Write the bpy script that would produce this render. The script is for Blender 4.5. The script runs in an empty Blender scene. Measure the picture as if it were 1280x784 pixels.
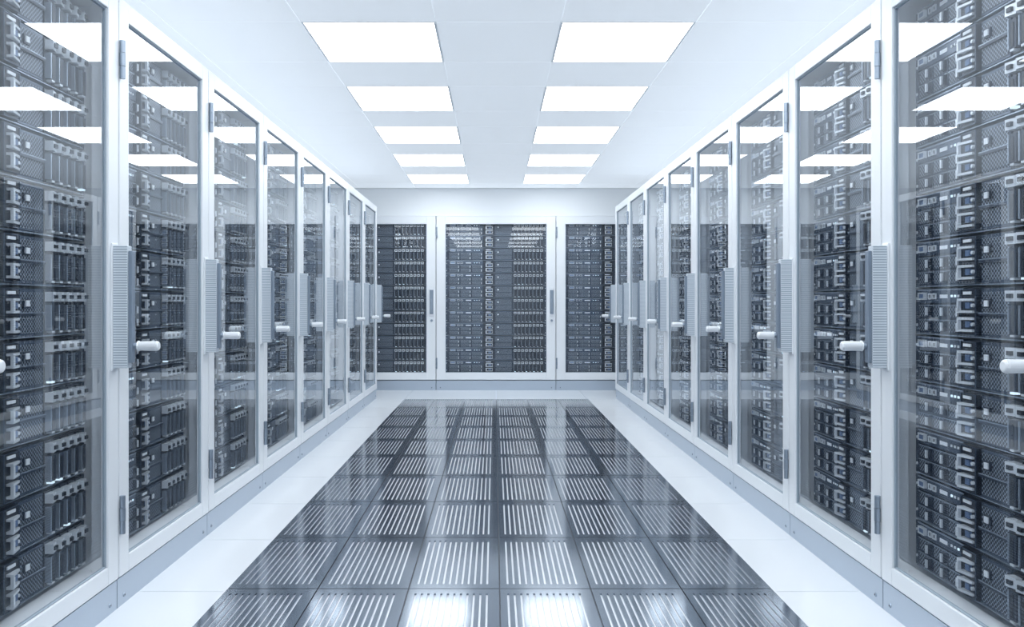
import bpy, math, random
from mathutils import Matrix, Vector

scene = bpy.context.scene
scene.view_settings.view_transform = 'Standard'
scene.view_settings.look = 'None'
scene.view_settings.exposure = 0.0

# ------------------------------------------------------------------ materials
def new_mat(name):
    m = bpy.data.materials.new(name); m.use_nodes = True
    nt = m.node_tree
    return m, nt, nt.nodes['Principled BSDF']

def simple(name, col, rough=0.4, metal=0.0, noise=0.0, nscale=8.0, spec=0.5, rv=0.012):
    m, nt, b = new_mat(name)
    b.inputs['Base Color'].default_value = (*col, 1)
    b.inputs['Roughness'].default_value = rough
    b.inputs['Metallic'].default_value = metal
    b.inputs['Specular IOR Level'].default_value = spec
    tc = nt.nodes.new('ShaderNodeTexCoord')
    n = nt.nodes.new('ShaderNodeTexNoise'); n.inputs['Scale'].default_value = nscale
    nt.links.new(tc.outputs['Object'], n.inputs['Vector'])
    mr = nt.nodes.new('ShaderNodeMapRange')
    mr.inputs['To Min'].default_value = max(0.02, rough - rv)
    mr.inputs['To Max'].default_value = rough + rv
    nt.links.new(n.outputs['Fac'], mr.inputs['Value'])
    nt.links.new(mr.outputs['Result'], b.inputs['Roughness'])
    if noise > 0:
        r = nt.nodes.new('ShaderNodeValToRGB')
        r.color_ramp.elements[0].color = (*[c * (1 - noise) for c in col], 1)
        r.color_ramp.elements[1].color = (*[min(1, c * (1 + noise)) for c in col], 1)
        nt.links.new(n.outputs['Fac'], r.inputs['Fac'])
        nt.links.new(r.outputs['Color'], b.inputs['Base Color'])
    return m

def perforated(name, base, hole, pitch, rough=0.4, metal=0.3, axes=('X', 'Z'), thr=0.35):
    m, nt, b = new_mat(name)
    tc = nt.nodes.new('ShaderNodeTexCoord')
    sp = nt.nodes.new('ShaderNodeSeparateXYZ')
    nt.links.new(tc.outputs['Object'], sp.inputs[0])
    outs = []
    for sgn in (1, -1):
        a = nt.nodes.new('ShaderNodeMath'); a.operation = 'MULTIPLY'; a.inputs[1].default_value = sgn
        nt.links.new(sp.outputs[axes[0]], a.inputs[0])
        s = nt.nodes.new('ShaderNodeMath'); s.operation = 'ADD'
        nt.links.new(a.outputs[0], s.inputs[0]); nt.links.new(sp.outputs[axes[1]], s.inputs[1])
        k = nt.nodes.new('ShaderNodeMath'); k.operation = 'MULTIPLY'; k.inputs[1].default_value = math.pi / pitch
        nt.links.new(s.outputs[0], k.inputs[0])
        q = nt.nodes.new('ShaderNodeMath'); q.operation = 'SINE'
        nt.links.new(k.outputs[0], q.inputs[0]); outs.append(q)
    p = nt.nodes.new('ShaderNodeMath'); p.operation = 'MULTIPLY'
    nt.links.new(outs[0].outputs[0], p.inputs[0]); nt.links.new(outs[1].outputs[0], p.inputs[1])
    ab = nt.nodes.new('ShaderNodeMath'); ab.operation = 'ABSOLUTE'
    nt.links.new(p.outputs[0], ab.inputs[0])
    r = nt.nodes.new('ShaderNodeValToRGB')
    r.color_ramp.elements[0].position = thr - 0.06; r.color_ramp.elements[0].color = (*base, 1)
    r.color_ramp.elements[1].position = thr + 0.06; r.color_ramp.elements[1].color = (*hole, 1)
    nt.links.new(ab.outputs[0], r.inputs['Fac'])
    nt.links.new(r.outputs['Color'], b.inputs['Base Color'])
    b.inputs['Roughness'].default_value = rough
    b.inputs['Metallic'].default_value = metal
    return m

M_white = simple('white_powder_coat', (0.865, 0.895, 0.93), 0.3, rv=0.0)
M_wall = simple('white_wall_paint', (0.88, 0.91, 0.935), 0.55)
M_ceil = simple('ceiling_tile_added_glow', (0.84, 0.875, 0.91), 0.6)
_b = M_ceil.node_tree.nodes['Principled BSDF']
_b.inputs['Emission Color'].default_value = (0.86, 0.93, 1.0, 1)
_b.inputs['Emission Strength'].default_value = 0.38  # glow added to brighten the ceiling; the tiles are no lamps
M_seam = simple('floor_seam_base', (0.50, 0.57, 0.65), 0.7)  # grey base slab visible in the joints between floor tiles
M_cseam = simple('ceiling_t_bar', (0.9, 0.93, 0.96), 0.5)
M_floor = simple('white_floor_tile', (0.84, 0.87, 0.905), 0.16, noise=0.01, nscale=2)
M_plinth = simple('grey_plinth_metal', (0.50, 0.57, 0.66), 0.3, 0.5)
M_grille = simple('polished_steel_floor_plate', (0.255, 0.295, 0.35), 0.11, 0.95, nscale=5)
M_tray = simple('light_steel_under_slot', (0.82, 0.86, 0.91), 0.25, 0.2)
M_gasket = simple('grey_gasket', (0.36, 0.43, 0.50), 0.5)
M_chassis = simple('server_dark_metal', (0.028, 0.040, 0.064), 0.3, 0.3)
M_panel = simple('server_panel', (0.095, 0.125, 0.175), 0.25, 0.4)
M_edge = simple('server_edge_trim', (0.42, 0.49, 0.58), 0.25, 0.5)
M_mesh = perforated('server_mesh', (0.33, 0.39, 0.47), (0.006, 0.010, 0.018), 0.016, thr=0.22, metal=0.2)
M_silver = simple('silver_latch', (0.88, 0.92, 0.96), 0.2, 0.2)
M_black = simple('black_plastic', (0.007, 0.011, 0.020), 0.3)
M_label = simple('white_label', (0.9, 0.93, 0.96), 0.5)
M_blue = simple('blue_port', (0.12, 0.19, 0.33), 0.4)
M_handle = perforated('perforated_handle', (0.78, 0.83, 0.88), (0.42, 0.49, 0.57), 0.010, rough=0.35, metal=0.1, thr=0.5)
M_handle_dark = simple('handle_grey', (0.27, 0.33, 0.41), 0.35, 0.3)
M_hinge = simple('hinge_steel', (0.33, 0.39, 0.47), 0.3, 0.6)

def glass_mat():
    m = bpy.data.materials.new('door_glass'); m.use_nodes = True
    nt = m.node_tree; nt.nodes.clear()
    o = nt.nodes.new('ShaderNodeOutputMaterial')
    mix = nt.nodes.new('ShaderNodeMixShader')
    t = nt.nodes.new('ShaderNodeBsdfTransparent'); t.inputs[0].default_value = (0.96, 0.98, 1, 1)
    g = nt.nodes.new('ShaderNodeBsdfGlossy'); g.inputs['Roughness'].default_value = 0.0
    g.inputs['Color'].default_value = (0.94, 0.97, 1, 1)
    lw = nt.nodes.new('ShaderNodeLayerWeight'); lw.inputs['Blend'].default_value = 0.5
    p = nt.nodes.new('ShaderNodeMath'); p.operation = 'POWER'; p.inputs[1].default_value = 2.7
    nt.links.new(lw.outputs['Facing'], p.inputs[0])
    mr = nt.nodes.new('ShaderNodeMapRange'); mr.inputs['To Min'].default_value = 0.06; mr.inputs['To Max'].default_value = 0.97
    nt.links.new(p.outputs[0], mr.inputs['Value'])
    nt.links.new(mr.outputs['Result'], mix.inputs[0])
    nt.links.new(t.outputs[0], mix.inputs[1]); nt.links.new(g.outputs[0], mix.inputs[2])
    nt.links.new(mix.outputs[0], o.inputs[0])
    return m
M_glass = glass_mat()

def emis(name, col, s):
    m = bpy.data.materials.new(name); m.use_nodes = True
    nt = m.node_tree; nt.nodes.clear()
    o = nt.nodes.new('ShaderNodeOutputMaterial'); e = nt.nodes.new('ShaderNodeEmission')
    e.inputs[0].default_value = (*col, 1); e.inputs[1].default_value = s
    nt.links.new(e.outputs[0], o.inputs[0]); return m
M_light = emis('led_diffuser', (0.91, 0.96, 1.0), 6.6)
M_led = emis('status_led', (0.7, 0.88, 1.0), 1.3)

# ------------------------------------------------------------------ mesh builder
class MB:
    def __init__(s):
        s.v = []; s.f = []; s.mi = []; s.mats = []
    def m(s, mat):
        if mat not in s.mats: s.mats.append(mat)
        return s.mats.index(mat)
    def box(s, x0, x1, y0, y1, z0, z1, mat, skew=0.0):
        i = len(s.v); k = s.m(mat)
        s.v += [(x0, y0, z0), (x1, y0 + skew, z0), (x1, y1, z0), (x0, y1, z0),
                (x0, y0, z1), (x1, y0 + skew, z1), (x1, y1, z1), (x0, y1, z1)]
        for f in ((0, 3, 2, 1), (4, 5, 6, 7), (0, 1, 5, 4), (1, 2, 6, 5), (2, 3, 7, 6), (3, 0, 4, 7)):
            s.f.append(tuple(i + a for a in f)); s.mi.append(k)
    def quad(s, pts, mat):
        i = len(s.v); s.v += pts; s.f.append((i, i + 1, i + 2, i + 3)); s.mi.append(s.m(mat))
    def cyl(s, c, axis, r0, r1, L, mat, n=20):
        """from c along axis for length L"""
        k = s.m(mat); i = len(s.v)
        ax = Vector(axis).normalized()
        u = ax.orthogonal().normalized(); w = ax.cross(u)
        c = Vector(c)
        for t, r in ((0, r0), (L, r1)):
            for j in range(n):
                a = 2 * math.pi * j / n
                s.v.append(tuple(c + ax * t + u * (r * math.cos(a)) + w * (r * math.sin(a))))
        for j in range(n):
            s.f.append((i + j, i + (j + 1) % n, i + n + (j + 1) % n, i + n + j)); s.mi.append(k)
        s.f.append(tuple(i + j for j in reversed(range(n)))); s.mi.append(k)
        s.f.append(tuple(i + n + j for j in range(n))); s.mi.append(k)
    def rim(s, x0, x1, y0, y1, z0, z1, t, mat):
        s.box(x0, x1, y0, y1, z0, z0 + t, mat); s.box(x0, x1, y0, y1, z1 - t, z1, mat)
        s.box(x0, x0 + t, y0, y1, z0 + t, z1 - t, mat); s.box(x1 - t, x1, y0, y1, z0 + t, z1 - t, mat)
    def mesh(s, name):
        me = bpy.data.meshes.new(name)
        me.from_pydata(s.v, [], s.f)
        for m in s.mats: me.materials.append(m)
        me.polygons.foreach_set('material_index', s.mi)
        me.update(); return me

def obj(name, me, parent=None, loc=(0, 0, 0), bevel=0.0):
    o = bpy.data.objects.new(name, me)
    scene.collection.objects.link(o)
    o.location = loc
    if parent: o.parent = parent
    if bevel > 0:
        b = o.modifiers.new('bevel', 'BEVEL'); b.width = bevel; b.segments = 2
        b.limit_method = 'ANGLE'
    return o

# ------------------------------------------------------------------ dimensions
HALF = 1.503      # aisle half width
PITCH = 1.01
ROW_END = 10.29
TOP = 2.42
CEIL = 2.783
BACK = 11.22
WX = 2.80
REAR = -2.6

# ------------------------------------------------------------------ server stack
def server_unit(b, W, z, H, rnd):
    x0 = -W / 2
    X = lambda u: x0 + u * W
    h = H - 0.009
    z0, z1 = z, z + h
    b.box(X(0.02), X(0.98), 0.012, 0.55, z0, z1, M_chassis)
    # bright lower lip of each chassis
    b.box(X(0.02), X(0.98), -0.003, 0.012, z0, z0 + .004, M_edge)
    # mounting ears
    for a, c in ((0, 0.022), (0.978, 1.0)):
        b.box(X(a), X(c), 0.004, 0.03, z0, z1, M_panel)
        for q in (0.2, 0.8):
            xm = (X(a) + X(c)) / 2
            b.cyl((xm, 0.004, z0 + h * q), (0, -1, 0), 0.006, 0.005, 0.004, M_silver, 8)
    # ---- section A: port strip + mesh sleds
    a0, a1 = X(0.03), X(0.37)
    b.box(a0, a1, 0.0, 0.012, z0 + h * 0.70, z1, M_panel)
    b.box(a0, a1, -0.003, 0.0, z1 - .005, z1, M_edge)
    w = a1 - a0
    b.rim(a0 + w * .05, a0 + w * .20, -0.012, 0.0, z0 + h * .77, z0 + h * .93, .005, M_silver)
    b.box(a0 + w * .07, a0 + w * .18, -0.009, 0.0, z0 + h * .80, z0 + h * .90, M_blue)
    for j in range(2):
        b.rim(a0 + w * (.25 + j * .10), a0 + w * (.32 + j * .10), -0.005, 0.0, z0 + h * .78, z0 + h * .91, .004, M_silver)
        b.box(a0 + w * (.26 + j * .10), a0 + w * (.31 + j * .10), -0.002, 0.0, z0 + h * .81, z0 + h * .88, M_black)
    b.box(a0 + w * .50, a0 + w * .66, -0.002, 0.0, z0 + h * .80, z0 + h * .88, M_label)
    for j in range(3):
        b.box(a0 + w * (.74 + j * .07), a0 + w * (.77 + j * .07), -0.003, 0.0, z0 + h * .82, z0 + h * .87,
              M_led if rnd.random() < .5 else M_label)
    for j in range(3):
        s0 = a0 + w * (j / 3 + .01); s1 = a0 + w * ((j + 1) / 3 - .01)
        for r in range(2):
            q0 = z0 + h * (0.05 + r * .32); q1 = q0 + h * .29
            b.box(s0, s1, 0.002, 0.012, q0, q1, M_panel)
            b.box(s0 + .004, s1 - .026, 0.000, 0.002, q0 + .004, q1 - .004, M_mesh)
            b.box(s0, s1, -0.002, 0.002, q1 - .004, q1, M_edge)
            b.box(s1 - .022, s1 - .006, -0.014, 0.002, q0 + .005, q1 - .005, M_chassis, skew=0.004)
            b.box(s1 - .019, s1 - .009, -0.018, -0.012, q0 + .009, q1 - .010, M_silver)
    # ---- section B: latch module
    c0, c1 = X(0.38), X(0.48)
    w = c1 - c0
    b.box(c0, c1, -0.016, 0.012, z0 + h * .05, z1 - h * .02, M_black)
    b.rim(c0, c1, -0.019, -0.016, z0 + h * .05, z1 - h * .02, .003, M_panel)
    for q in (.12, .50):
        # D-shaped cam lever: two arms, a spine and a pivot
        b.box(c0 + w * .18, c1 - w * .12, -0.040, -0.016, z0 + h * q, z0 + h * (q + .05), M_silver, skew=0.016)
        b.box(c0 + w * .18, c1 - w * .12, -0.040, -0.016, z0 + h * (q + .24), z0 + h * (q + .29), M_silver, skew=0.016)
        b.box(c0 + w * .18, c0 + w * .28, -0.041, -0.030, z0 + h * (q + .05), z0 + h * (q + .24), M_silver)
        b.box(c0 + w * .45, c1 - w * .28, -0.026, -0.016, z0 + h * (q + .09), z0 + h * (q + .21), M_blue)
        b.cyl((c1 - w * .16, -0.016, z0 + h * (q + .15)), (0, -1, 0), .007, .006, .008, M_silver, 10)
    b.box(c0 + w * .2, c1 - w * .3, -0.020, -0.016, z0 + h * .87, z0 + h * .93, M_label)
    # ---- section C: mesh with button
    d0, d1 = X(0.49), X(0.66)
    b.box(d0, d1, -0.004, 0.012, z0 + h * .04, z1 - h * .02, M_panel)
    b.box(d0 + .006, d1 - .006, -0.006, -0.004, z0 + h * .09, z0 + h * .92, M_mesh)
    b.box(d0 + .025, d0 + .060, -0.012, -0.006, z0 + h * .60, z0 + h * .78, M_chassis)
    b.box(d0 + .032, d0 + .053, -0.016, -0.012, z0 + h * .63, z0 + h * .75, M_label)
    b.box(d0, d1, -0.014, -0.004, z0 + h * .44, z0 + h * .50, M_chassis)
    b.box(d0, d1, -0.015, -0.013, z0 + h * .49, z0 + h * .51, M_edge)
    # ---- section D: vertical drive sleds
    e0, e1 = X(0.67), X(0.97)
    n = 5 if W < 1.1 else 8
    for j in range(n):
        s0 = e0 + (e1 - e0) * (j + .05) / n; s1 = e0 + (e1 - e0) * (j + .95) / n
        b.box(s0, s1, -0.002, 0.012, z0 + h * .05, z1 - h * .03, M_black)
        sw = s1 - s0
        b.box(s0 + sw * .12, s1 - sw * .12, -0.020, -0.002, z0 + h * .12, z0 + h * .66, M_chassis)
        b.box(s0 + sw * .36, s1 - sw * .36, -0.022, -0.020, z0 + h * .16, z0 + h * .60, M_black)
        b.box(s0 + sw * .10, s0 + sw * .22, -0.024, -0.002, z0 + h * .12, z0 + h * .66, M_edge)
        b.box(s0 + sw * .10, s1 - sw * .10, -0.032, -0.002, z0 + h * .73, z0 + h * .93, M_silver, skew=.010)
        b.box(s0 + sw * .28, s1 - sw * .28, -0.034, -0.020, z0 + h * .79, z0 + h * .87, M_black)
        b.box(s0 + sw * .3, s1 - sw * .3, -0.022, -0.002, z0 + h * .07, z0 + h * .11, M_led if rnd.random() < .12 else M_silver)

def server_stack(name, W, seed, z0=0.20, z1=2.335, n=12):
    b = MB(); rnd = random.Random(seed)
    H = (z1 - z0) / n
    for i in range(n):
        server_unit(b, W, z0 + i * H, H, rnd)
    return b.mesh(name)

# ------------------------------------------------------------------ cabinet meshes
def carcass(w, depth, y0, top, plinth_h):
    b = MB(); h = w / 2
    t = 0.02
    b.box(-h + .002, -h + t, y0, depth, plinth_h, top, M_white)
    b.box(h - t, h - .002, y0, depth, plinth_h, top, M_white)
    b.box(-h + t, h - t, y0, depth, top - .05, top, M_white)
    b.box(-h + t, h - t, y0, depth, plinth_h, plinth_h + .04, M_white)
    b.box(-h + t, h - t, depth - .02, depth, plinth_h + .04, top - .05, M_white)
    # front rails
    for s in (-1, 1):
        xa = s * (h - t); xb = s * (h - t - .03)
        b.box(min(xa, xb), max(xa, xb), y0 + .01, y0 + .05, plinth_h + .04, top - .05, M_white)
        b.box(min(xa, xb) , max(xa, xb), depth - .2, depth - .16, plinth_h + .04, top - .05, M_white)
    return b.mesh('carcass')

def plinth(w, depth, ph):
    b = MB(); h = w / 2
    b.box(-h + .003, h - .003, 0.008, depth, 0.0, ph - .006, M_plinth)
    for sx in (-1, 1):
        for z in (.035,):
            b.cyl((sx * (h - .06), 0.008, z), (0, -1, 0), .009, .007, .004, M_hinge, 12)
            b.cyl((sx * (h - .06), 0.0045, z), (0, -1, 0), .004, .004, .001, M_black, 6)
    return b.mesh('plinth')

def door_frame(w, z0, z1, st, zt, zb):
    """z0/z1 door bottom/top ; st stile ; zb/zt glass bottom/top"""
    b = MB(); h = w / 2 - .005
    b.box(-h, -h + st, 0, .03, z0, z1, M_white)
    b.box(h - st, h, 0, .03, z0, z1, M_white)
    b.box(-h + st, h - st, 0, .03, zt, z1, M_white)
    b.box(-h + st, h - st, 0, .03, z0, zb, M_white)
    g = .006
    x0, x1 = -h + st, h - st
    b.box(x0, x0 + g, .008, .022, zb, zt, M_gasket)
    b.box(x1 - g, x1, .008, .022, zb, zt, M_gasket)
    b.box(x0 + g, x1 - g, .008, .022, zb, zb + g, M_gasket)
    b.box(x0 + g, x1 - g, .008, .022, zt - g, zt, M_gasket)
    return b.mesh('door_frame')

def glass(w, st, zb, zt):
    b = MB(); h = w / 2 - .005 - st
    b.quad([(-h, .015, zb), (h, .015, zb), (h, .015, zt), (-h, .015, zt)], M_glass)
    return b.mesh('glass_pane')

def pull_handle(w, s):
    """tall perforated handle with round lever knob; s=+1 -> at +x side"""
    b = MB(); xc = s * (w / 2 - .045)
    za, zb_ = .955, 1.43
    b.box(xc - .026, xc + .026, -.006, 0.0, za - .01, zb_ + .01, M_white)       # back plate
    b.box(xc - .020, xc + .020, -.062, -.006, za, zb_, M_handle)                # grip body
    b.box(xc - .014, xc + .014, -.078, -.062, za + .02, zb_ - .02, M_handle_dark)
    zk = 1.04
    b.cyl((xc, -.078, zk), (0, -1, 0), .012, .012, .018, M_hinge)
    b.cyl((xc, -.094, zk), (0, -1, 0), .021, .021, .006, M_silver)
    b.cyl((xc, -.100, zk), (0, -1, 0), .018, .0195, .07, M_white)
    b.cyl((xc, -.170, zk), (0, -1, 0), .0195, .014, .007, M_white)
    return b.mesh('pull_handle')

def hinges(w, s):
    b = MB(); xc = s * (w / 2 - .008)
    for zc in (.37, 2.17):
        b.cyl((xc, -.010, zc - .075), (0, 0, 1), .011, .011, .047, M_hinge, 14)
        b.cyl((xc, -.010, zc - .026), (0, 0, 1), .012, .012, .052, M_hinge, 14)
        b.cyl((xc, -.010, zc + .028), (0, 0, 1), .011, .011, .047, M_hinge, 14)
        a, c = xc - s * .035, xc
        b.box(min(a, c), max(a, c), -.004, 0.0, zc - .06, zc + .06, M_white)
    return b.mesh('hinges')

CW = PITCH
ME_carc = carcass(CW, 1.05, .034, TOP, .12)
ME_pl = plinth(CW, 1.0, .12)
ME_door = door_frame(CW, .122, TOP - .004, .082, 2.34, .19)
ME_glass = glass(CW, .082, .19, 2.34)
ME_handle = {s: pull_handle(CW, s) for s in (1, -1)}
ME_hinge = {s: hinges(CW, s) for s in (1, -1)}
ME_srv = [server_stack('server_stack', CW - .115, i) for i in range(3)]

def side_cabinet(yc, side, idx):
    e = bpy.data.objects.new('server_cabinet', None)
    scene.collection.objects.link(e)
    e.location = (side * HALF, yc, 0)
    e.rotation_euler = (0, 0, -side * math.pi / 2)
    hs = 1 if side < 0 else -1       # handle on far side of the door
    obj('carcass', ME_carc, e)
    obj('plinth', ME_pl, e, bevel=.002)
    obj('door_frame', ME_door, e, bevel=.003)
    obj('glass_pane', ME_glass, e)
    obj('pull_handle', ME_handle[hs], e, bevel=.004)
    obj('hinges', ME_hinge[-hs], e)
    obj('server_stack', ME_srv[idx % 3], e, loc=(0, .105, 0))

k = 0
n_cab = 11
for side in (-1, 1):
    for i in range(n_cab):
        yc = ROW_END - PITCH * (i + .5)
        side_cabinet(yc, side, k); k += 1

# ---- back row cabinets
BW = 1.65
BC = carcass(BW, .75, .034, 2.40, .14)
BP = plinth(BW, .72, .14)
BD = door_frame(BW, .145, 2.396, .125, 2.288, .242)
BG = glass(BW, .125, .242, 2.288)
BS = server_stack('server_stack', BW - .25, 7, .235, 2.31, 12)
def swing_handle(w, s):
    b = MB(); xc = s * (w / 2 - .06)
    b.box(xc - .036, xc + .036, -.008, 0, 1.02, 1.42, M_white)
    b.box(xc - .024, xc + .024, -.03, -.008, 1.05, 1.38, M_handle_dark)
    b.box(xc - .016, xc + .016, -.042, -.03, 1.07, 1.26, M_hinge)
    b.cyl((xc, -.008, .96), (0, -1, 0), .018, .016, .02, M_hinge)
    return b.mesh('swing_handle')
BH = swing_handle(BW, 1)
BHi = hinges(BW, -1)
for i in (-1, 0, 1):
    e = bpy.data.objects.new('server_cabinet', None)
    scene.collection.objects.link(e)
    e.location = (i * BW, BACK, 0)
    obj('carcass', BC, e); obj('plinth', BP, e, bevel=.002)
    obj('door_frame', BD, e, bevel=.003); obj('glass_pane', BG, e)
    obj('swing_handle', BH, e, bevel=.005); obj('hinges', BHi, e)
    obj('server_stack', BS, e, loc=(0, .105, 0))

# ------------------------------------------------------------------ floor
GX = 1.14; GP = 0.743; GEND = 10.1
b = MB()
b.box(-WX, WX, REAR, 12.2, -.10, -.006, M_seam)
ys = [12.2, GEND + GP * 2 - .35, GEND]
y = GEND
while y > REAR + GP:
    y -= GP; ys.append(y)
ys.append(REAR)
ys = [v for v in ys if v <= 12.2]
xs = [-WX, -GX, 0, GX, WX]
g = .002
for a in range(len(ys) - 1):
    for c in range(len(xs) - 1):
        b.box(xs[c] + g, xs[c + 1] - g, ys[a + 1] + g, ys[a] - g, -.006, 0, M_floor)
obj('floor', b.mesh('floor'))

# slotted steel floor panels
b = MB()
cwid = 2 * GX / 6
zt, zb = .012, .004
rows = 15
for r in range(rows):
    y1 = GEND - r * GP; y0 = y1 - GP
    for c in range(6):
        x0 = -GX + c * cwid; x1 = x0 + cwid
        b.box(x0, x1, y0, y1, .0005, .001, M_chassis)
        b.box(x0 + .003, x1 - .003, y0 + .003, y1 - .003, .001, zb, M_tray)
        mx = .030; my = .055
        X0, X1, Y0, Y1 = x0 + .003, x1 - .003, y0 + .003, y1 - .003
        b.box(X0, X1, Y0, y0 + my, zb, zt, M_grille)
        b.box(X0, X1, y1 - my, Y1, zb, zt, M_grille)
        n = 12
        p = (cwid - 2 * mx) / n
        b.box(X0, x0 + mx, y0 + my, y1 - my, zb, zt, M_grille)
        b.box(x1 - mx, X1, y0 + my, y1 - my, zb, zt, M_grille)
        sw = .0085
        for j in range(n):
            xa = x0 + mx + j * p
            b.box(xa + sw, xa + p, y0 + my, y1 - my, zb, zt, M_grille)
obj('slotted_floor_grille', b.mesh('slotted_floor_grille'))

# ------------------------------------------------------------------ ceiling and lights
LP = 1.365; LL = .765
L0 = 4.58 - 4 * LP
ybs = []
lights_y = [L0 + LP * i for i in range(9)]
for v in lights_y: ybs += [v, v + LL]
ybs = [REAR] + [v for v in ybs if v > REAR + .05] + [BACK + .02]
xbs = [-WX, -2.63, -1.87, -1.11, -.35, .35, 1.11, 1.87, 2.63, WX]
b = MB()
b.box(-WX, WX, REAR, 12.2, CEIL + .006, CEIL + .13, M_cseam)
g = .002
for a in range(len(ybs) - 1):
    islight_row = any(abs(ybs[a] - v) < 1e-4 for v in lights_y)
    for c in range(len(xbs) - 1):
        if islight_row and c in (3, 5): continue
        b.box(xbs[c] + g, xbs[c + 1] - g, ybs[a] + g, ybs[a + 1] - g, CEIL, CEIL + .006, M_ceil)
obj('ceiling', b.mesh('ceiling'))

b = MB()
hw = .38 - .003; hl = LL / 2 - .003; fr = .010
b.box(-hw, hw, -hl, -hl + fr, 0, .006, M_white)
b.box(-hw, hw, hl - fr, hl, 0, .006, M_white)
b.box(-hw, -hw + fr, -hl + fr, hl - fr, 0, .006, M_white)
b.box(hw - fr, hw, -hl + fr, hl - fr, 0, .006, M_white)
b.box(-hw + fr, hw - fr, -hl + fr, hl - fr, .001, .0055, M_light)
LM = b.mesh('ceiling_light_panel')
for v in lights_y:
    for sx in (-.73, .73):
        obj('ceiling_light_panel', LM, loc=(sx, v + LL / 2, CEIL))

# ------------------------------------------------------------------ walls
def wall(name, *boxes):
    b = MB()
    for bx in boxes: b.box(*bx, M_wall)
    obj(name, b.mesh(name))
wall('wall_left', (-WX - .1, -WX, REAR, 12.3, -.1, CEIL + .13))
wall('wall_right', (WX, WX + .1, REAR, 12.3, -.1, CEIL + .13))
wall('wall_rear', (-WX - .1, WX + .1, REAR - .1, REAR, -.1, CEIL + .13))
wall('wall_back',
     (-WX, WX, BACK + .03, 12.1, 2.402, CEIL),
     (-WX, -1.5 * BW - .002, BACK + .03, 12.1, 0, 2.402),
     (1.5 * BW + .002, WX, BACK + .03, 12.1, 0, 2.402),
     (-WX, WX, 12.1, 12.2, 0, CEIL + .0))

# ------------------------------------------------------------------ world + camera
w = bpy.data.worlds.new('world'); scene.world = w; w.use_nodes = True
w.node_tree.nodes['Background'].inputs[0].default_value = (.7, .85, 1, 1)
w.node_tree.nodes['Background'].inputs[1].default_value = 0.3

cam = bpy.data.cameras.new('camera'); co = bpy.data.objects.new('camera', cam)
scene.collection.objects.link(co); scene.camera = co
co.location = (-.022, 0, 1.21); co.rotation_euler = (math.pi / 2, 0, 0)
cam.sensor_width = 36; cam.lens = 36 * 1020 / 1280
cam.shift_x = 22 / 1280; cam.shift_y = -14 / 1280
cam.clip_start = .02
